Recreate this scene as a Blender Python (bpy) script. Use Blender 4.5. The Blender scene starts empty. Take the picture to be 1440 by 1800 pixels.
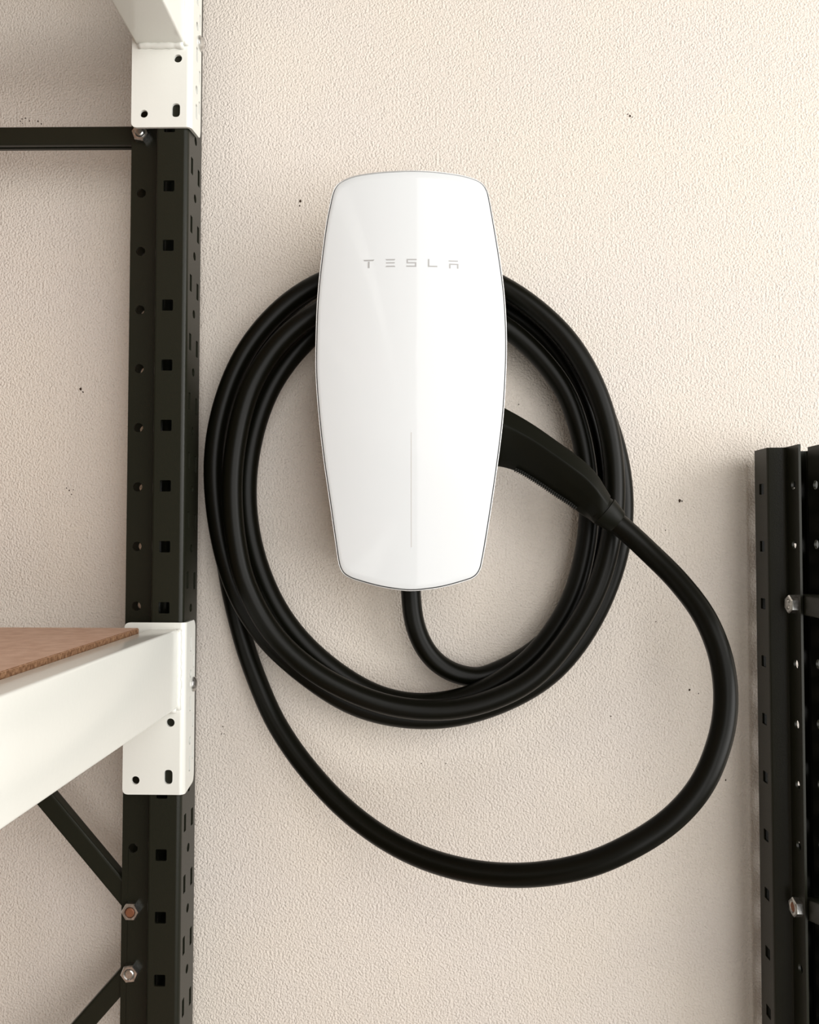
import bpy, bmesh, math, random
from mathutils import Vector, Matrix
random.seed(7)
SC = bpy.context.scene
COL = SC.collection

# ------------------------------------------------------------------ camera
FPX = 1442.0                                   # focal length in pixels of a 1440 px wide frame
PITCH = math.radians(1.80); YAW = math.radians(0.99)
CAM = Vector((0, -0.78, 0))                    # wall plane is y = 0, eye level z = 0
cam = bpy.data.cameras.new('camera'); cam_o = bpy.data.objects.new('camera', cam); COL.objects.link(cam_o)
cam.sensor_fit = 'HORIZONTAL'; cam.sensor_width = 36.0; cam.lens = 36.0*FPX/1440.0
cam.clip_start = 0.01; cam.clip_end = 50
cam_o.location = CAM; cam_o.rotation_euler = (math.radians(90)+PITCH, 0, YAW)
SC.camera = cam_o
# ------------------------------------------------------------------ world and light
w = bpy.data.worlds.new('world'); SC.world = w; w.use_nodes = True
w.node_tree.nodes['Background'].inputs[0].default_value = (1.0, 0.80, 0.58, 1)
w.node_tree.nodes['Background'].inputs[1].default_value = 0.165
def area(name, loc, target, sx, sy, power, col):
    l = bpy.data.lights.new(name, 'AREA'); l.shape = 'RECTANGLE'; l.size = sx; l.size_y = sy
    l.energy = power; l.color = col
    o = bpy.data.objects.new(name, l); COL.objects.link(o); o.location = loc
    o.rotation_euler = (Vector(target)-Vector(loc)).to_track_quat('-Z', 'Y').to_euler()
    return o
area('garage_opening_daylight', (1.31, -2.5, 0.30), (1.31, 0, 0.30), 2.5, 3.1, 77, (1.0, 0.985, 0.97))
area('added_side_light', (2.5, -1.55, 0.30), (0, -1.55, 0.30), 1.7, 2.3, 83, (1.0, 0.985, 0.97))  # lamp added to brighten right-facing beam sides and deepen relief, no opening known there
SC.view_settings.view_transform = 'Standard'; SC.view_settings.look = 'None'
SC.view_settings.gamma = 1.0; SC.view_settings.use_curve_mapping = False
SC.view_settings.exposure = 0.0

# ------------------------------------------------------------------ helpers
_F = Vector((-math.sin(YAW)*math.cos(PITCH), math.cos(YAW)*math.cos(PITCH), math.sin(PITCH)))
_R = _F.cross(Vector((0, 0, 1))).normalized(); _U = _R.cross(_F)
def at(px, py, y):
    """point of the plane y (metres, wall = 0) measured off the photograph"""
    d = _F + _R*((px-720)/FPX) + _U*((900-py)/FPX)
    return CAM + d*((y-CAM.y)/d.y)
def atx(px, py, x):
    d = _F + _R*((px-720)/FPX) + _U*((900-py)/FPX)
    return CAM + d*((x-CAM.x)/d.x)

def mat(name, col, rough=0.5, metal=0.0, spec=0.5, coat=0.0):
    m = bpy.data.materials.new(name); m.use_nodes = True
    b = m.node_tree.nodes['Principled BSDF']
    b.inputs['Base Color'].default_value = (*col, 1); b.inputs['Roughness'].default_value = rough
    b.inputs['Metallic'].default_value = metal; b.inputs['Specular IOR Level'].default_value = spec
    b.inputs['Coat Weight'].default_value = coat; b.inputs['Coat Roughness'].default_value = 0.03
    return m
def noise_bump(m, scale, dist, strength=1.0, detail=3, rough=0.55, distort=0.0, colvar=None, cscale=6):
    nt = m.node_tree; b = nt.nodes['Principled BSDF']
    tc = nt.nodes.new('ShaderNodeTexCoord')
    n = nt.nodes.new('ShaderNodeTexNoise'); n.inputs['Scale'].default_value = scale
    n.inputs['Detail'].default_value = detail; n.inputs['Roughness'].default_value = rough
    n.inputs['Distortion'].default_value = distort
    nt.links.new(tc.outputs['Object'], n.inputs['Vector'])
    bp = nt.nodes.new('ShaderNodeBump'); bp.inputs['Distance'].default_value = dist; bp.inputs['Strength'].default_value = strength
    nt.links.new(n.outputs['Fac'], bp.inputs['Height']); nt.links.new(bp.outputs['Normal'], b.inputs['Normal'])
    if colvar:
        n2 = nt.nodes.new('ShaderNodeTexNoise'); n2.inputs['Scale'].default_value = cscale; n2.inputs['Detail'].default_value = 4
        nt.links.new(tc.outputs['Object'], n2.inputs['Vector'])
        r = nt.nodes.new('ShaderNodeValToRGB')
        r.color_ramp.elements[0].position = 0.35; r.color_ramp.elements[0].color = (*colvar[0], 1)
        r.color_ramp.elements[1].position = 0.65; r.color_ramp.elements[1].color = (*colvar[1], 1)
        nt.links.new(n2.outputs['Fac'], r.inputs['Fac']); nt.links.new(r.outputs['Color'], b.inputs['Base Color'])
    return m, n, bp

M = {}
M['wall'], _, _ = noise_bump(mat('stucco', (.74, .66, .57), 0.85, spec=0.2), 500, 0.0019, 1.0, 1.6, 0.5, 0.2,
                             ((.758, .700, .640), (.776, .712, .632)), 7)
M['floor'], _, _ = noise_bump(mat('concrete', (.33, .30, .27), 0.7), 60, 0.0008, 1, 4, .6, 0, ((.28, .26, .23), (.36, .33, .30)), 5)
M['steel'], _, _ = noise_bump(mat('grey_powder_coat', (.0125, .0132, .0080), 0.33, spec=0.24), 900, 0.00008, 1.0, 2)
M['white'], _, _ = noise_bump(mat('white_powder_coat', (.785, .795, .745), 0.15, spec=0.5), 260, 0.00006, 1.0, 2)
M['rubber'] = mat('black_rubber', (.0022, .0023, .0008), 0.36, spec=0.17)
M['grip'] = mat('black_grip_plastic', (.0040, .0045, .0021), 0.45, spec=0.14)
M['glass'] = mat('white_glass_face', (.735, .765, .780), 0.06, spec=0.28, coat=0.0)
M['shell'] = mat('white_shell_plastic', (.78, .78, .76), 0.3)
M['gap'] = mat('dark_gasket', (.012, .012, .012), 0.6)
M['rim'] = mat('pale_metal_rim', (.80, .80, .79), 0.25, metal=0.6)
M['logo'] = mat('grey_print', (.42, .42, .42), 0.35)
M['line'] = mat('pale_indicator', (.60, .60, .595), 0.3)
M['zinc'], _, _ = noise_bump(mat('zinc', (.62, .60, .55), 0.28, metal=1.0), 500, 0.0001, 1, 2, .5, 0, ((.46, .46, .44), (.74, .74, .73)), 300)
M['rust'] = mat('rusty_thread', (.22, .085, .04), 0.6, metal=0.4)
M['mdf'], _, _ = noise_bump(mat('fibreboard', (.70, .48, .36), 0.75, spec=0.25), 700, 0.0002, 1, 4, .6, 0,
                            ((.64, .42, .31), (.74, .52, .40)), 90)
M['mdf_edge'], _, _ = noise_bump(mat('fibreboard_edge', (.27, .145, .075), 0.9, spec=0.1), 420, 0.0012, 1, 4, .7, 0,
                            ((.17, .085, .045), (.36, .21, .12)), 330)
M['speck'] = mat('dark_pock', (.05, .032, .022), 0.9, spec=0.1)
M['smudge'] = mat('grey_smudge', (.42, .35, .29), 0.9, spec=0.1)

def props(o, label=None, cat=None, group=None, kind=None):
    if label: o['label'] = label
    if cat: o['category'] = cat
    if group: o['group'] = group
    if kind: o['kind'] = kind
    return o
def empty(name, loc, label, cat, group=None):
    o = bpy.data.objects.new(name, None); COL.objects.link(o); o.location = loc; o.empty_display_size = .05
    return props(o, label, cat, group)
def link(name, me, m, parent=None, smooth=False):
    """links a mesh given in world coordinates under its thing"""
    if isinstance(me, bmesh.types.BMesh):
        b = me; me = bpy.data.meshes.new(name); bmesh.ops.recalc_face_normals(b, faces=b.faces); b.to_mesh(me); b.free()
    me.name = name
    if not me.materials:
        for x in (m if isinstance(m, (list, tuple)) else [m]): me.materials.append(x)
    if smooth is True: me.shade_smooth()
    elif smooth:
        me.shade_smooth(); me.set_sharp_from_angle(angle=math.radians(smooth))
    o = bpy.data.objects.new(name, me); COL.objects.link(o)
    if parent:
        p = parent; off = Vector((0, 0, 0))
        while p: off += p.location; p = p.parent
        o.parent = parent
        me.transform(Matrix.Translation(-off))      # only Empties at the root carry a location
    return o
def spl(pts, n, closed=False):
    """Catmull-Rom through pts (tuples of any length), n samples a span"""
    P = [tuple(p) for p in pts]; L = len(P); out = []
    def g(i):
        if closed: return P[i % L]
        if i < 0: return tuple(2*a-b for a, b in zip(P[0], P[1]))
        if i >= L: return tuple(2*a-b for a, b in zip(P[-1], P[-2]))
        return P[i]
    for i in range(L if closed else L-1):
        a, b, c, d = g(i-1), g(i), g(i+1), g(i+2)
        for k in range(n):
            t = k/n
            out.append(tuple(.5*((2*q)+(-p+r)*t+(2*p-5*q+4*r-s)*t*t+(-p+3*q-3*r+s)*t**3) for p, q, r, s in zip(a, b, c, d)))
    if not closed: out.append(P[-1])
    return out
def tube(bm, path, radii, sides=20, cap=True):
    path = [Vector(p) for p in path]
    if not isinstance(radii, (list, tuple)): radii = [radii]*len(path)
    t = (path[1]-path[0]).normalized(); n = t.orthogonal().normalized(); rings = []
    for i, p in enumerate(path):
        t2 = (path[min(i+1, len(path)-1)]-path[max(i-1, 0)]).normalized()
        n = (n - t2*n.dot(t2)).normalized(); b = t2.cross(n)
        rings.append([bm.verts.new(p+(n*math.cos(a)+b*math.sin(a))*radii[i]) for a in [2*math.pi*k/sides for k in range(sides)]])
    for r, s in zip(rings, rings[1:]):
        for k in range(sides): bm.faces.new((r[k], r[(k+1) % sides], s[(k+1) % sides], s[k]))
    if cap: bm.faces.new(rings[0]); bm.faces.new(rings[-1])
def box(bm, a, b, bevel=0):
    tmp = bmesh.new(); bmesh.ops.create_cube(tmp, size=1)
    a = Vector(a); b = Vector(b)
    for v in tmp.verts: v.co = Vector(((a+b)/2)[i] + v.co[i]*abs(b[i]-a[i]) for i in range(3))
    if bevel: bmesh.ops.bevel(tmp, geom=tmp.edges[:], offset=bevel, segments=2, affect='EDGES')
    me = bpy.data.meshes.new('t'); tmp.to_mesh(me); tmp.free(); bm.from_mesh(me); bpy.data.meshes.remove(me)
def prism(bm, poly, fn, t0, t1):
    """poly of (a,b) swept from t0 to t1; fn(a,b,t) gives the point"""
    A = [bm.verts.new(fn(a, b, t0)) for a, b in poly]; B = [bm.verts.new(fn(a, b, t1)) for a, b in poly]
    n = len(poly)
    for i in range(n): bm.faces.new((A[i], A[(i+1) % n], B[(i+1) % n], B[i]))
    bm.faces.new(A); bm.faces.new(B)
def round_poly(pts, r, seg=4):
    out = []; n = len(pts)
    for i in range(n):
        p = Vector(pts[i]); a = (Vector(pts[i-1])-p); b = (Vector(pts[(i+1) % n])-p)
        rr = min(r if not isinstance(r, (list, tuple)) else r[i], a.length*.49, b.length*.49)
        if rr < 1e-6: out.append(tuple(p)); continue
        a = p+a.normalized()*rr; b = p+b.normalized()*rr
        for k in range(seg+1):
            t = k/seg; q = a*(1-t)**2 + p*2*t*(1-t) + b*t*t; out.append((q.x, q.y))
    return out
def circ(cx, cy, r, n=18): return [(cx+r*math.cos(2*math.pi*k/n), cy+r*math.sin(2*math.pi*k/n)) for k in range(n)]
def rrect(cx, cy, w_, h_, r): return round_poly([(cx-w_/2, cy-h_/2), (cx+w_/2, cy-h_/2), (cx+w_/2, cy+h_/2), (cx-w_/2, cy+h_/2)], r)
def plate(bm, outline, holes, thick, mx, bevel=0.0):
    """flat sheet with real punched holes; local xy = outline, z = 0 front .. thick; mx places it"""
    cu = bpy.data.curves.new('t', 'CURVE'); cu.dimensions = '2D'; cu.fill_mode = 'BOTH'
    cu.extrude = thick/2-bevel; cu.bevel_depth = bevel; cu.bevel_resolution = 1; cu.offset = -bevel
    for ring in [outline]+holes:
        s = cu.splines.new('POLY'); s.points.add(len(ring)-1); s.use_cyclic_u = True
        for p, (x, y) in zip(s.points, ring): p.co = (x, y, 0, 1)
    o = bpy.data.objects.new('t', cu); COL.objects.link(o)
    me = bpy.data.meshes.new_from_object(o)
    me.transform(mx @ Matrix.Translation((0, 0, thick/2))); bm.from_mesh(me)
    bpy.data.objects.remove(o); bpy.data.curves.remove(cu); bpy.data.meshes.remove(me)
def basis(o, ex, ey, ez):
    m = Matrix((ex, ey, ez)).transposed().to_4x4(); m.translation = Vector(o); return m

FLOOR = -1.32
# ------------------------------------------------------------------ setting
bm = bmesh.new(); box(bm, (-2.2, 0, FLOOR), (2.6, .12, 1.5)); wall = props(link('wall_back', bm, M['wall']), kind='structure')
bm = bmesh.new(); box(bm, (-2.2, -3.2, FLOOR-.1), (2.6, .12, FLOOR)); props(link('floor', bm, M['floor']), kind='structure')
def pock(px, py, r, m='speck'):
    c = at(px, py, 0); bm = bmesh.new(); n = 9; ring = []
    for k in range(n):
        a = 2*math.pi*k/n; q = r*random.uniform(.6, 1.25)
        ring.append((c.x+q*math.cos(a)*.85, c.z+q*math.sin(a)*1.1))
    prism(bm, ring, lambda a, b, t: (a, t, b), .0005, -.00035)
    link('pock_mark', bm, M[m], wall)
for px, py, r in [(142, 684, 3.0), (146, 689, 1.6), (528, 354, 2.6), (527, 362, 1.6), (1195, 880, 2.8), (1199, 881, 1.3), (1108, 204, 2.0), (1104, 201, 1.0),
                  (1112, 206, .9), (122, 862, 1.5), (117, 858, 1.0), (126, 869, 1.2), (129, 861, .8), (1212, 1213, 2.0), (392, 1277, 1.4), (389, 1290, .9), (394, 1290, .9),
                  (39, 209, 1.0), (45, 208, 1.2), (52, 213, 1.1), (36, 213, 1.1), (67, 213, 1.5), (73, 218, 1.1), (40, 217, .8), (1276, 1371, 1.4), (1170, 932, 1.0),
                  (1280, 1190, .9), (1074, 1259, 1.1), (784, 1342, .9), (741, 1342, 1.0), (912, 711, 1.0), (964, 712, .9), (1153, 1093, 1.0), (1228, 1219, .9)]:
    pock(px, py, r*0.00055)

# ------------------------------------------------------------------ rack uprights
PITCH_H = 0.0526                  # hole pitch
W = 0.051                          # depth across the profile
T = 0.002
def upright_mesh(P, z0, z1, zsq, zfl, zs1, zs2, zr, W=W, U3=.0545, usq=.0405, uh=.0105, PITCH_H=PITCH_H):
    """P(u,v,z) -> world. u runs from the free flange edge, v into the profile."""
    o = Vector(P(0, 0, 0)); eu = (Vector(P(1, 0, 0))-o); ev = (Vector(P(0, 1, 0))-o); ez = Vector((0, 0, 1))
    def zs(zz):
        k0 = math.ceil((z0+.02-zz)/PITCH_H); out = []
        while zz+k0*PITCH_H < z1-.016: out.append(zz+k0*PITCH_H); k0 += 1
        return out
    bm = bmesh.new()
    U1, U2, RC = .0238, .0272, .0040
    def pl(c, ex, ez_, outline, holes): plate(bm, outline, holes, T, basis(c, ex, ez, ez_))
    H = z1-z0
    rect = lambda a, b: [(a, z0), (b, z0), (b, z1), (a, z1)]
    # front flange with round holes, back flange likewise
    rh = [circ(uh, z, .0041) for z in zs(zfl)]
    pl(P(0, .015, 0), eu, ev, rect(0, U1), rh)
    pl(P(0, W-.015-T, 0), eu, ev, rect(0, U1), rh)
    # perforated faces, square holes
    sq = [rrect(usq, z, .0098, .0098, .0012) for z in zs(zsq)]
    pl(P(0, 0, 0), eu, ev, rect(U2+.002, U3), sq)
    pl(P(0, W-T, 0), eu, ev, rect(U2+.002, U3), sq)
    # web with staggered slots
    uw = U3+RC
    hol = [rrect(.0125, z, .0062, .0150, .0010) for z in zs(zs1)]+[rrect(W-.0125, z, .0062, .0150, .0010) for z in zs(zs2)]+[circ(W/2, z, .0038) for z in zs(zr)]
    pl(P(uw-T, 0, 0), ev, eu, rect(RC, W-RC), hol)
    # bends (closed little strips)
    def strip(path, off):
        n = len(path)
        inn = [(a[0]+b[0]*T, a[1]+b[1]*T) for a, b in zip(path, off)]
        prism(bm, path+inn[::-1], lambda a, b, t: P(a, b, t), z0, z1)
    for s in (0, 1):
        fl = (lambda v: v) if s == 0 else (lambda v: W-v)
        pts = []; nn = []
        for k in range(7):
            a = math.pi/2*k/6
            pts.append((U3+RC*math.sin(a), fl(RC-RC*math.cos(a)))); nn.append((-math.sin(a), (1 if s == 0 else -1)*math.cos(a)))
        strip(pts, nn)
        d = 1 if s == 0 else -1
        path = [(U2+.002, fl(0)), (U2+.0008, fl(.0004)), (U2, fl(.0016)), (U1+.0022, fl(.0125)), (U1+.0014, fl(.0142)), (U1, fl(.015))]
        nn = [(0, d), (.35, d*.9), (.97, d*.2), (.97, d*.2), (.4, d*.9), (0, d)]
        strip(path, nn)
    return bm
def hexnut(bm, c, axis, r=.0080, h=.0062, rot=0.3):
    c = Vector(c); axis = Vector(axis).normalized(); n = axis.orthogonal().normalized(); b = axis.cross(n)
    def ring(rr, d, k=6, ph=rot): return [bm.verts.new(c+axis*d+(n*math.cos(ph+2*math.pi*i/k)+b*math.sin(ph+2*math.pi*i/k))*rr) for i in range(k)]
    R0 = ring(r, 0); R1 = ring(r, h*.82); R2 = ring(r*.90, h); R3 = ring(r*.60, h, 12); R4 = ring(r*.50, h-.0012, 12)
    for A, B in ((R0, R1), (R1, R2)):
        for i in range(6): bm.faces.new((A[i], A[(i+1) % 6], B[(i+1) % 6], B[i]))
    for i in range(6):
        bm.faces.new((R2[i], R2[(i+1) % 6], R3[(2*i+2) % 12], R3[2*i+1])); bm.faces.new((R2[i], R3[2*i+1], R3[2*i]))
    for i in range(12): bm.faces.new((R3[i], R3[(i+1) % 12], R4[(i+1) % 12], R4[i]))
    bm.faces.new(R4); bm.faces.new(R0)
def nut(c, axis, parent, m2='zinc', stub=.0068, rot=.3):
    bm = bmesh.new(); hexnut(bm, c, axis, rot=rot); link('hex_nut', bm, M['zinc'], parent, 25)
    bm = bmesh.new(); c = Vector(c); a = Vector(axis).normalized()
    tube(bm, [c+a*.0052, c+a*(stub-.0006), c+a*stub], [.0040, .0040, .0032], 14); link('bolt', bm, M[m2], parent, 35)
def channel(bm, p, q, wid, dep, up):
    """inverted U channel from p to q; 'up' the closed side, depth direction given by 'dep' vector"""
    p, q = Vector(p), Vector(q); ax = (q-p).normalized(); dv = Vector(dep); D = dv.length; dn = dv/D
    up = (Vector(up)-ax*Vector(up).dot(ax)); up = (up-dn*up.dot(dn)).normalized()
    h = wid/2; t = .0016; l = .0045
    prof = round_poly([(0, h), (D, h), (D, -h), (D-l, -h), (D-l, -h+t), (D-t, -h+t), (D-t, h-t), (t, h-t), (t, -h+t), (l, -h+t), (l, -h), (0, -h)], [.002, .002, .0015, 0, 0, 0, .001, .001, 0, 0, 0, .0015], 3)
    prism(bm, prof, lambda a, b, s: p+ax*s+dn*a+up*b, 0, (q-p).length)

# left rack -------------------------------------------------------------
XL = -0.2625; WL = .0465
YF = -0.075
def PL(u, v, z): return (XL+u, YF+v, z)
zsq = at(290, 960, YF).z; zfl = at(246, 855, YF+.015).z
zs1 = atx(335, 497, XL+.0555).z; zs2 = atx(347, 513.5, XL+.0555).z; zr = atx(341, 450, XL+.0555).z
rackL = empty('storage_rack', (XL-.17, -1.0, FLOOR), 'tall dark grey steel rack with white shelf beams and brown board, left of the charger', 'storage rack')
RW = .462                                           # width of the end frame
XM = XL+.0555-RW/2
LEN = 1.86
def mk_upL(f, name='upright', label=None):
    bm = upright_mesh(f, FLOOR+.003, 1.12, zsq, zfl, zs1, zs2, zr, WL, .0515, .0388, .0095)
    o = link(name, bm, M['steel'], rackL, 30)
    b2 = bmesh.new(); c = Vector(f(.028, WL/2, 0)); box(b2, (c.x-.036, c.y-.034, FLOOR), (c.x+.036, c.y+.034, FLOOR+.004), .001)
    link('foot_plate', b2, M['steel'], o)
    return o
up1 = mk_upL(PL)
up2 = mk_upL(lambda u, v, z: (2*XM-(XL+u), YF+v, z))
YB = YF-LEN+WL
mk_upL(lambda u, v, z: (XL+u, YB-v+0, z)); mk_upL(lambda u, v, z: (2*XM-(XL+u), YB-v, z))

# braces of the left end frame
yb = YF+.0175; dvec = (0, .0122, 0)
def brace(p, q, up, wid=.0215):
    bm = bmesh.new(); channel(bm, p, q, wid, dvec, up); return link('brace', bm, M['steel'], rackL)
zb = (at(110, 221, yb).z+at(110, 254, yb).z)/2
brace((XL+.020, yb, zb), (2*XM-XL-.020, yb, zb), (0, 0, 1), .0168)
zA = at(230, 1601, YF+.015).z; zB = at(229, 1710, YF+.015).z
def line_at(p, q, x):                                # extend a measured line to the wanted x
    t = (x-p.x)/(q.x-p.x); return p+(q-p)*t
p, q = at(120, 1454, yb), at(215, 1567.5, yb)
brace(line_at(p, q, XL+.010), line_at(p, q, 2*XM-XL-.012), (1, 0, 1), .0162)
p, q = at(149, 1800.5, yb), at(212, 1728.5, yb)
brace(line_at(p, q, XL+.012), line_at(p, q, 2*XM-XL-.012), (-1, 0, 1), .0165)
hz = lambda k: zfl+k*PITCH_H
xh = XL+.0095
zT, zA, zB = hz(6), hz(-7), hz(-8)
nut((xh, YF+.015, zT), (0, -1, 0), up1, rot=.1, stub=.0085)
nut((xh, YF+.015, zA), (0, -1, 0), up1, 'rust', rot=.25)
nut((xh, YF+.015, zB), (0, -1, 0), up1, rot=.4)
for z in (zT, zA, zB): nut((2*XM-xh, YF+.015, z), (0, -1, 0), up2)

# shelf beams with their end brackets
XO = -0.2098                                          # outer face of the visible beam
BL = -0.2566                                          # bracket left edge
BR = -0.2038                                          # bracket outer side plane
def beam(zbot, ztop, zb0, zt, mirror=False):
    """zbot = z of the beam's underside"""
    mx = (lambda x: 2*XM-x) if mirror else (lambda x: x)
    prof = round_poly([(XO, ztop), (XO-.0245, ztop), (XO-.0245, ztop-.013), (XO-.043, ztop-.013), (XO-.043, zbot), (XO, zbot)],
                      [.0022, .0015, .001, .0015, .0022, .0022], 4)
    bm = bmesh.new(); prism(bm, prof, lambda a, b, t: (mx(a), t, b), YF-.0025, YB-.0+.0025)
    be = link('shelf_beam', bm, M['white'], rackL, 30)
    for end in (0, 1):
        ym = (lambda y: y) if end == 0 else (lambda y: YF+YB-y)
        tp = .0025; rc = .0045; dp = .030
        bm = bmesh.new()
        yfr = YF-tp-.0003
        # front plate
        P0 = Vector((0, ym(yfr), 0)); ex = Vector((-1 if mirror else 1, 0, 0)); ey = Vector((0, 0, 1)); ez = Vector((0, 1 if end == 0 else -1, 0))
        ofs = Vector((2*XM if mirror else 0, 0, 0))
        xr = BR-rc
        outl = round_poly([(BL, zb0), (xr, zb0), (xr, zt), (BL, zt)], [.005, 0, 0, .005], 5)
        holes = [circ(BR-.0122, zb0+.0610, .0036), circ(BL+.0112, zb0+.0120, .0035), rrect(BR-.0135, zb0+.0150, .0072, .0122, .0036)]
        plate(bm, outl, holes, tp, basis(P0+ofs, ex, ey, ez))
        # side plate
        S0 = Vector((mx(BR-tp), 0, 0)); sx = Vector((0, 1 if end == 0 else -1, 0)); base = ym(yfr)
        S0.y = base
        sh = [rrect(.0165, zb0+q, .0048, .0130, .0012) for q in (.022, .074, .126)]+[circ(.0165, zb0+q, .0036) for q in (.042, .100)]+[rrect(.0255, zb0+q, .0040, .0120, .0012) for q in (.030, .058, .110)]
        outl = round_poly([(rc, zb0), (dp-.002, zb0+.0035), (dp, zb0+.010), (dp, zt-.004), (dp-.004, zt), (rc, zt)], [0, .004, .004, .004, .002, 0], 4)
        plate(bm, outl, sh, tp, basis(S0, sx, ey, Vector((-1 if mirror else 1, 0, 0))))
        # bend
        path = []; inn = []
        for k in range(8):
            a = math.pi/2*k/7
            path.append((BR-rc+rc*math.sin(a), yfr+rc-rc*math.cos(a))); inn.append((BR-rc+(rc-tp)*math.sin(a), yfr+rc-(rc-tp)*math.cos(a)))
        prism(bm, path+inn[::-1], lambda a, b, t: (mx(a), ym(b), t), zb0, zt)
        link('end_bracket', bm, M['white'], be, 30)
        # weld beads round the beam end
        bm = bmesh.new()
        def bead(p, q, r):
            n = int((q-p).length/.0035)+2
            pts = [p+(q-p)*i/n+Vector((random.uniform(-.0004, .0004), random.uniform(-.0003, .0003), random.uniform(-.0004, .0004))) for i in range(n+1)]
            tube(bm, pts, [r*random.uniform(.8, 1.15) for _ in pts], 10)
        y_ = ym(yfr-.0008)
        bead(Vector((mx(XO+.0008), y_, zbot-.001)), Vector((mx(XO+.0008), y_, ztop)), .0024)
        bead(Vector((mx(XO-.001), y_, zbot-.0010)), Vector((mx(XO-.041), y_, zbot-.0010)), .0030)
        link('weld_bead', bm, M['white'], be, True)
        # bolt head on the side plate
        for dz in (.0895,):
            bm = bmesh.new(); c = Vector((mx(BR), ym(YF+.022), zb0+dz)); a = Vector((-1 if mirror else 1, 0, 0))
            tube(bm, [c, c+a*.0010, c+a*.0026, c+a*.0034], [.0066, .0066, .0050, .0022], 18); link('bolt', bm, M['zinc'], be, 30)
    return be
yp = YF-.0028
b0 = at(270, 1396, yp).z
SH = [at(314, 1244, yp).z-b0, at(315, 1105, yp).z-b0, at(270, 1093.5, yp).z-b0]
for zz in (b0, at(290, 222.5, yp).z, b0-.8):
    beam(zz+SH[0], zz+SH[1], zz, zz+SH[2]); beam(zz+SH[0], zz+SH[1], zz, zz+SH[2], True)
    bm = bmesh.new(); zt = zz+SH[1]+.0038
    x1 = XO-.0255; x0 = 2*XM-x1
    A = (x0, YB+.03, zt-.0165); B = (x1, -.103, zt)
    box(bm, A, B, .0006)
    me = bpy.data.meshes.new('b'); bm.normal_update(); bm.to_mesh(me); bm.free()
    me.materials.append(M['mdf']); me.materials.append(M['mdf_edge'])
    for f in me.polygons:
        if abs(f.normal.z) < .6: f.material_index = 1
    link('shelf_board', me, None, rackL)

LEAN = .0023                                          # the rack leans a touch out of plumb
rackL.rotation_euler.y = LEAN; rackL.location.x += FLOOR*LEAN
# right rack -------------------------------------------------------------
XR = 0.3040; PH_R = .0513
def PR(u, v, z): return (XR+v, -.078+u, z)
ztopR = at(1370, 787, -.050).z
zsqR = atx(1341, 1061, XR).z; zflR = atx(1401, 1168, XR+.015).z
rackR = empty('storage_rack', (XR+.5, -.25, FLOOR), 'lower black steel rack frame with hex nuts, at the right edge beside the cable loop', 'storage rack')
RD = .46
def mk_upR(f):
    bm = upright_mesh(f, FLOOR+.003, ztopR, zsqR, zflR, zsqR+.02, zsqR-.005, zsqR+.04, PITCH_H=PH_R)
    o = link('upright', bm, M['steel'], rackR, 30)
    b2 = bmesh.new(); c = Vector(f(.03, W/2, 0)); box(b2, (c.x-.034, c.y-.036, FLOOR), (c.x+.034, c.y+.036, FLOOR+.004), .001)
    link('foot_plate', b2, M['steel'], o)
    return o
ur1 = mk_upR(PR)
ym2 = -.0195-RD/2
ur2 = mk_upR(lambda u, v, z: (XR+v, 2*ym2-(-.078+u), z))
XE = XR+1.30
mk_upR(lambda u, v, z: (XE-v, -.078+u, z)); mk_upR(lambda u, v, z: (XE-v, 2*ym2-(-.078+u), z))
xb = XR+.0175; dR = (.0155, 0, 0)
def braceR(p, q, up, x=xb, d=dR, wid=.0175):
    bm = bmesh.new(); channel(bm, p, q, wid, d, up); link('brace', bm, M['steel'], rackR)
class _N: pass
n1, n2 = _N(), _N(); n1.y = n2.y = -.078+.0105; n1.z = zflR+PH_R; n2.z = zflR-4*PH_R
za = n1.z
braceR((xb, -.070, za), (xb, 2*ym2+.070, za), (0, 0, 1))
braceR((xb, -.070, n2.z), (xb, 2*ym2+.070, n2.z+(RD-.1)*.27), (0, 0, 1))
for dx in (XE-.033,):
    braceR((dx, -.070, za), (dx, 2*ym2+.070, za), (0, 0, 1)); braceR((dx, -.070, n2.z), (dx, 2*ym2+.070, n2.z+(RD-.1)*.27), (0, 0, 1))
nut((XR+.015, n1.y, n1.z), (-1, 0, 0), ur1, rot=.2); nut((XR+.015, n2.y, n2.z), (-1, 0, 0), ur1, 'rust', rot=.45, stub=.0060)
# long rails that join the two end frames, out of the picture to the right
for yy in (-.030, 2*ym2+.030):
    for zz in (-.55, -1.05):
        bm = bmesh.new(); box(bm, (XR+W, yy-.014, zz), (XE-W, yy+.014, zz+.05), .002); link('shelf_beam', bm, M['steel'], rackR)

# ------------------------------------------------------------------ the wall charger
chg = empty('wall_charger', at(722, 668, 0), 'white glass-fronted wall-mounted car charger hung in the middle of the wall', 'car charger')
YE = -0.098                                          # depth of the face edge
L_ = [(715, 297.5), (676, 298.8), (640, 301.5), (618, 305), (602, 310.5), (592, 316.5), (585.5, 325), (581, 337), (577, 355), (570, 392), (560.5, 467), (555, 530), (552.6, 600), (552.8, 660), (558.5, 735), (567, 810), (576, 872),
      (586.5, 947), (591.5, 982), (595, 997), (601, 1008), (610, 1015), (624, 1021), (660, 1031), (690, 1036.5), (722, 1039.5)]
R_ = [(756, 1036.8), (786, 1031.5), (822, 1021.5), (834, 1016.5), (842, 1009), (847, 999), (850.5, 983), (855.5, 955), (867, 882), (877.5, 808), (886.3, 735), (891.3, 660), (892.8, 592), (889.5, 520), (881.5, 455), (870.5, 387),
      (862, 340), (858, 327), (852, 318), (844, 312), (830, 307), (806, 302.5), (770, 299), (740, 297.6)]
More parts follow.
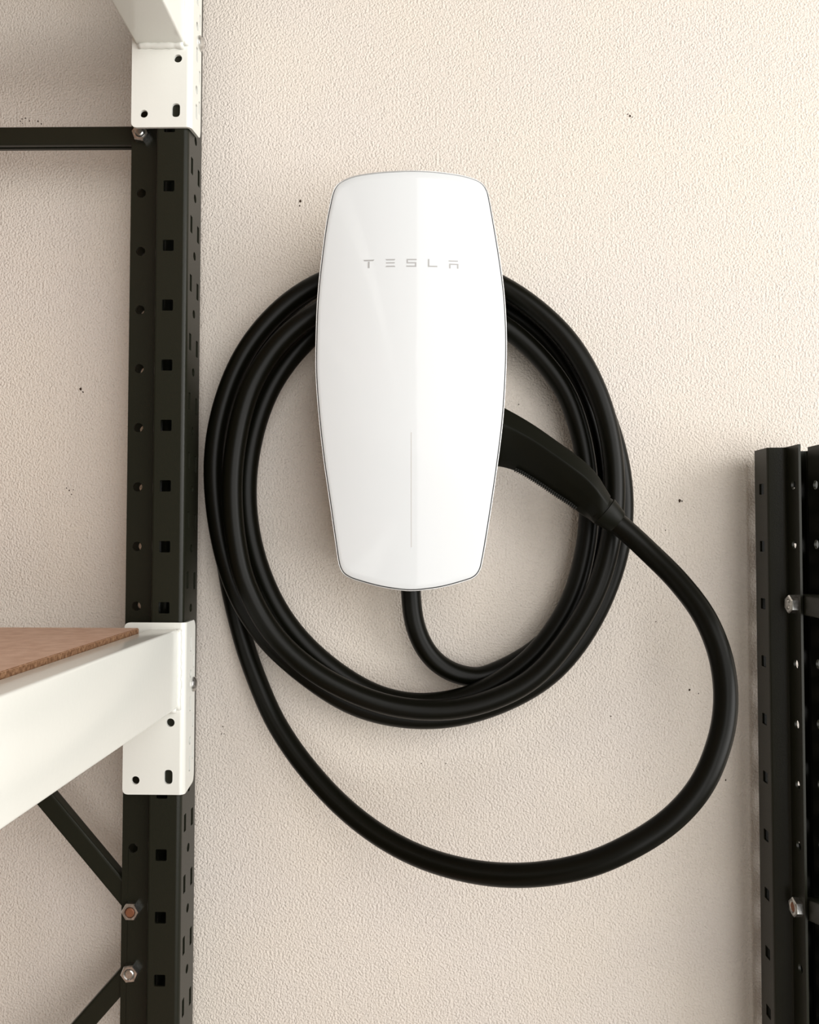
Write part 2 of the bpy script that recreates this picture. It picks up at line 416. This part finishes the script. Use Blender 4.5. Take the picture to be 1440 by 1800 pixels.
outl = [(p.x, p.z) for p in (at(a, b, YE) for a, b in spl(L_+R_, 4, True))]
CX = at(721.5, 650, YE).x; CZ = at(721, 668, YE).z
def face_y(x, z):                                    # gently domed glass
    a = (x-CX)/.080; b = (z-CZ)/.172
    return YE - .0095*(1-a*a) - .0050*(1-b*b) + .010
def offs(ring, d):
    n = len(ring); out = []
    for i in range(n):
        a = Vector(ring[i-1]); b = Vector(ring[(i+1) % n]); t = (b-a).normalized(); nn = Vector((-t.y, t.x))
        p = Vector(ring[i])
        if nn.dot(Vector((CX, CZ))-p) < 0: nn = -nn
        p = p+nn*d; out.append((p.x, p.y))
    return out
def loft(bm, rings, close_first=False, close_last=False):
    vs = [[bm.verts.new(p) for p in r] for r in rings]; n = len(vs[0])
    for A, B in zip(vs, vs[1:]):
        for i in range(n): bm.faces.new((A[i], A[(i+1) % n], B[(i+1) % n], B[i]))
    if close_first: bm.faces.new(vs[0])
    if close_last: bm.faces.new(vs[-1])
    return vs
def ring3(r2, dy): return [(x, face_y(x, z)+dy, z) for x, z in r2]
# face plate
o1 = offs(outl, .0016); o2 = offs(outl, .0021)
bm = bmesh.new()
rings = [ring3(o1, .0045), ring3(o1, .0008), ring3(offs(outl, .00175), .0002), ring3(o2, 0)]
for s in (.97, .92, .84, .74, .62, .48, .34, .2, .08):
    rings.append(ring3([(CX+(x-CX)*s, CZ+(z-CZ)*s) for x, z in o2], 0))
vs = loft(bm, rings); c = bm.verts.new((CX, face_y(CX, CZ), CZ))
for i in range(len(vs[-1])): bm.faces.new((vs[-1][i], vs[-1][(i+1) % len(outl)], c))
face = link('faceplate', bm, M['glass'], chg, True); face['label'] = 'glossy white glass front panel'
# thin rim and dark gap
bm = bmesh.new(); loft(bm, [ring3(outl, .006), ring3(outl, .0012), ring3(offs(outl, .0003), .0006), ring3(offs(outl, .0008), .0009), ring3(offs(outl, .0009), .006)])
link('rim', bm, M['rim'], chg, True)['label'] = 'thin silvery edge trim'
bm = bmesh.new(); loft(bm, [ring3(offs(outl, .00092), .0022), ring3(offs(outl, .00158), .0022), ring3(offs(outl, .00158), .006), ring3(offs(outl, .00092), .006), ring3(offs(outl, .00092), .0022)])
link('gasket', bm, M['gap'], chg)['label'] = 'black seam line round the glass'
# shell: widest at the face, drawn in towards the wall
bm = bmesh.new()
def sc(s, y, dz=0): return [(CX+(x-CX)*s, y, CZ+dz+(z-CZ)*s) for x, z in outl]
fr = ring3(offs(outl, .0004), .0045)
loft(bm, [fr, sc(.985, -.0815), sc(.96, -.077), sc(.90, -.0715), sc(.82, -.0690), sc(.70, -.0675)], True, True)
link('shell', bm, M['shell'], chg, 40)
bm = bmesh.new()
nk = round_poly([(at(655, 0, -.03).x, at(0, 1003, -.03).z), (at(790, 0, -.03).x, at(0, 1003, -.03).z), (at(812, 0, -.03).x, at(0, 640, -.03).z), (at(632, 0, -.03).x, at(0, 640, -.03).z)], .012, 6)
prism(bm, nk, lambda a, b, t: (a, t, b), 0, -.069)
link('wall_mount', bm, M['shell'], chg, 40)
# wordmark, letter by letter, on the glass
def lift(a, b, d): return (a, face_y(a, b)-d, b)
def glyph(polys):
    bm = bmesh.new()
    for poly in polys:
        pts = [at(540+x/4, 280+y/4, face_y(0, .09)) for x, y in poly]
        prism(bm, [(p.x, p.z) for p in pts], lift, -.0002, .00012)
    link('letter', bm, M['logo'], face)
bar = lambda x0, x1, y0, y1: [(x0, y0), (x1, y0), (x1, y1), (x0, y1)]
glyph([[(394, 698), (472, 698), (464, 708), (402, 708)], bar(426, 438, 712, 757)])
glyph([[(550, 697), (620, 697), (614, 706), (558, 706)], bar(554, 616, 720, 728), [(558, 744), (614, 744), (620, 753), (550, 753)]])
glyph([bar(700, 770, 697, 706), bar(700, 709, 706, 720), bar(700, 768, 720, 729), bar(759, 768, 729, 744), bar(698, 768, 744, 753)])
glyph([bar(850, 860, 697, 753), bar(860, 916, 744, 753)])
glyph([bar(996, 1062, 703, 711), bar(1000, 1066, 726, 734), bar(1000, 1010, 734, 760), bar(1056, 1066, 734, 760)])
# indicator line
bm = bmesh.new(); a = at(722.2, 760, YE-.004); b = at(724.2, 962, YE-.004)
for i in range(12):
    z0 = a.z+(b.z-a.z)*i/12; z1 = a.z+(b.z-a.z)*(i+1)/12
    prism(bm, [(a.x, z0), (b.x, z0), (b.x, z1), (a.x, z1)], lift, -.0001, .00006)
link('indicator_strip', bm, M['line'], face)['label'] = 'thin pale vertical indicator line'

# ------------------------------------------------------------------ charging cable
cab = empty('charging_cable', at(722, 1260, 0), 'thick black charging cable coiled around the white charger, handle docked at its side', 'cable')
KX, KY = 735, 880
def pol(th, r, y): a = math.radians(th); return (KX+r*math.cos(a), KY-r*math.sin(a), -y)
seg = [(722, 985, -.023), (722, 1015, -.023), (722.5, 1045, -.023), (727.5, 1093, -.024), (744, 1136, -.024), (769, 1166, -.023), (799, 1183, -.021), (830, 1190, -.018), (862, 1186, -.0145)]
seg += [pol(*q) for q in [(-52, 336, .0125), (-36, 333, .0120), (-18, 322, .0120), (0, 316, .0120), (18, 326, .0120), (36, 343, .012), (54, 364, .012), (72, 374, .0125), (90, 376, .015), (108, 364, .023),
    # C: innermost coil
    (125, 344, .031), (142, 329, .032), (160, 311, .032), (178, 303, .032), (197, 303, .031), (217, 313, .031), (235, 326, .031), (253, 345, .031), (265, 355, .031), (275, 357, .031), (287, 355, .031), (300, 345, .031),
    (312, 335, .031), (327, 322, .031), (342, 308, .031), (357, 302, .032), (374, 304, .032), (388, 314, .032), (401, 327, .033), (421, 343, .035), (440, 358, .042), (455, 370, .05), (470, 380, .054),
    # B: the front coil
    (487, 375, .0555), (500, 362, .0555), (511, 350, .0555), (528, 333, .0555), (544, 327, .0555), (556, 330, .0555), (566, 337, .0555), (582, 348, .0545), (599, 354, .054), (616, 361, .0535), (629, 368, .053), (643, 375, .0535), (659, 376, .054),
    (672, 365, .0545), (690, 354, .0545), (705, 347, .0545), (718, 346, .0545), (731, 351, .0545), (742, 359.5, .0545), (752, 369.5, .0545), (762, 381, .0545), (773, 392.5, .054), (789, 408, .050), (805, 417, .044), (822, 422, .038),
    # D: outermost coil
    (838, 422, .036), (852, 410, .036), (864, 396, .036), (876, 380, .036), (886, 369, .036), (896, 360, .036), (908, 354, .036), (918, 354, .036), (928, 358, .036), (941, 362, .0355), (954, 364, .036), (969, 376, .0365), (981, 382, .037),
    (994, 386, .037), (1007, 386, .0365), (1021, 386, .036), (1033, 382, .0355), (1048, 372, .035), (1065, 366, .035), (1079, 362, .0345), (1092, 361, .034), (1106, 363, .034), (1120, 375, .034), (1133, 389, .033), (1149, 404, .030), (1168, 416, .022), (1186, 420, .0140),
    # A: last pass down the left, nearest the wall
    (1200, 416, .012), (1214, 398, .012), (1228, 377, .0115), (1241, 360, .0115), (1252, 350, .0115), (1262, 350, .0115)]]
seg += [(401, 1010, -.0115), (410, 1055, -.0115), (422, 1104, -.0125), (438, 1159, -.0150), (471, 1243, -.024), (498, 1292, -.032), (530.5, 1339, -.040), (581, 1398, -.052), (635, 1446, -.064), (689, 1482, -.077), (743, 1508, -.092),
        (801, 1526, -.108), (855, 1536, -.120), (908, 1539, -.131), (962, 1535.5, -.140), (1017, 1525, -.147), (1062, 1510.5, -.151), (1105, 1490, -.154), (1142, 1469, -.155), (1177, 1444, -.156), (1205, 1417, -.156), (1227, 1390, -.155), (1246, 1357, -.153), (1260, 1321, -.150), (1271, 1282, -.146),
        (1276, 1240, -.142), (1275, 1200, -.137), (1268.5, 1160, -.131), (1259, 1129, -.126), (1247, 1100, -.121), (1235, 1078, -.116), (1220, 1055.6, -.111), (1187, 1015, -.101), (1149, 978, -.092), (1120, 950, -.087), (1092, 925, -.084), (1070, 908, -.083)]
dense = spl(seg, 6)
path = [at(*p) for p in dense]
# light smoothing, then even re-sampling
for _ in range(10): path = [path[0]]+[(path[i-1]+path[i]*2+path[i+1])/4 for i in range(1, len(path)-1)]+[path[-1]]
bm = bmesh.new(); tube(bm, path, .00915, 24); link('cord', bm, M['rubber'], cab, True)

# connector handle: lofted grip with a flat upper facet
TOP = [(862, 704), (889, 718.5), (915, 733), (944, 751), (978, 775), (1009, 797), (1030, 814), (1048, 833), (1061, 853), (1072, 871)]
BOT = [(850, 816), (879.6, 820), (897, 824), (917, 832), (951, 853), (979, 872), (1002, 887), (1018, 900), (1033, 911), (1046, 921)]
HY = [-.066, -.068, -.070, -.0725, -.0765, -.080, -.082, -.0835, -.084, -.084]
def lerp(a, b, t): return tuple(x+(y-x)*t for x, y in zip(a, b))
tt = spl([(*a, *b, y) for a, b, y in zip(TOP, BOT, HY)], 6)
def csec(n=28):
    base = [(1.0, -.10), (.95, .42), (.30, 1.0), (-.25, .62), (-.72, .14), (-1.0, -.34), (-.86, -.80), (-.3, -1.0), (.4, -.98), (.88, -.65)]
    return round_poly(base, .10, 3)
CS = csec()
bm = bmesh.new(); rings = []
for i, (x0, y0, x1, y1, yy) in enumerate(tt):
    a = at(x0, y0, yy); b = at(x1, y1, yy); c = (a+b)/2; n = (a-b)/2; hw = n.length
    dep = .0185 - .0045*i/(len(tt)-1)
    k = max(0, (i/(len(tt)-1)-.80)/.20); k = k*k*(3-2*k); sec = []
    for u, v in CS:                                  # the grip turns round where it meets the collar
        l = math.hypot(u, v); sec.append((u*(1-k)+u/l*k, v*(1-k)+v/l*k))
    dep = dep*(1-k)+.0133*k
    rings.append([c+n*u+Vector((0, -1, 0))*v*dep for u, v in sec])
loft(bm, rings, True, True)
hd = link('connector_handle', bm, M['grip'], cab, 28); hd['label'] = 'matte black tapering plug handle with ribbed underside'
# ribbed underside
bm = bmesh.new()
def at_len(pts, d):
    for p, q in zip(pts, pts[1:]):
        l = math.hypot(q[0]-p[0], q[1]-p[1])
        if d <= l: return tuple(x+(y-x)*d/l for x, y in zip(p, q)), l
        d -= l
low = spl([(*b, y) for b, y in zip(BOT, HY)], 10)
low = [q for q in low if 905 < q[0] < 1018]
for i in range(31):
    g = at_len(low, 1+i*4.15)
    if not g: break
    b = at(*g[0]); g2 = at_len(low, 2+i*4.15) or g; along = (at(*g2[0][:2], g[0][2])-b)
    along = along.normalized() if along.length > 1e-7 else Vector((.8, 0, -.6)); n = Vector((along.z, 0, -along.x)); n = n if n.z < 0 else -n
    poly = [(-.0009, -.0022), (-.00065, .0006), (.0002, .0006), (.0006, -.0022)]
    A = [bm.verts.new(b+along*u+n*v+Vector((0, .0000, 0))) for u, v in poly]; B = [bm.verts.new(b+along*u+n*v+Vector((0, .0070, 0))) for u, v in poly]
    for s_ in range(4): bm.faces.new((A[s_], A[(s_+1) % 4], B[(s_+1) % 4], B[s_]))
    bm.faces.new(A); bm.faces.new(B)
rb = link('grip_ribs', bm, M['grip'], hd); rb['kind'] = 'stuff'
# collar between grip and cord, with a fine seam
def frame_ring(c, ax, rn, ry, n=24):
    up = Vector((0, -1, 0)); up = (up-ax*up.dot(ax)).normalized(); s = ax.cross(up)
    return [c+s*math.cos(2*math.pi*k/n)*rn+up*math.sin(2*math.pi*k/n)*ry for k in range(n)]
c0 = at(1059.5, 896.5, -.084); c1 = at(1085.5, 918.5, -.0842); ax = (c1-c0).normalized()
bm = bmesh.new(); loft(bm, [frame_ring(c0-ax*.003, ax, .0120, .0120), frame_ring(c0+ax*.0008, ax, .0123, .0123), frame_ring(c0+ax*.0012, ax, .0135, .0132), frame_ring(c0+ax*.006, ax, .0125, .0122), frame_ring(c1-ax*.001, ax, .0104, .0102), frame_ring(c1, ax, .0095, .0095)], True, True)
link('strain_relief', bm, M['grip'], cab, 40)
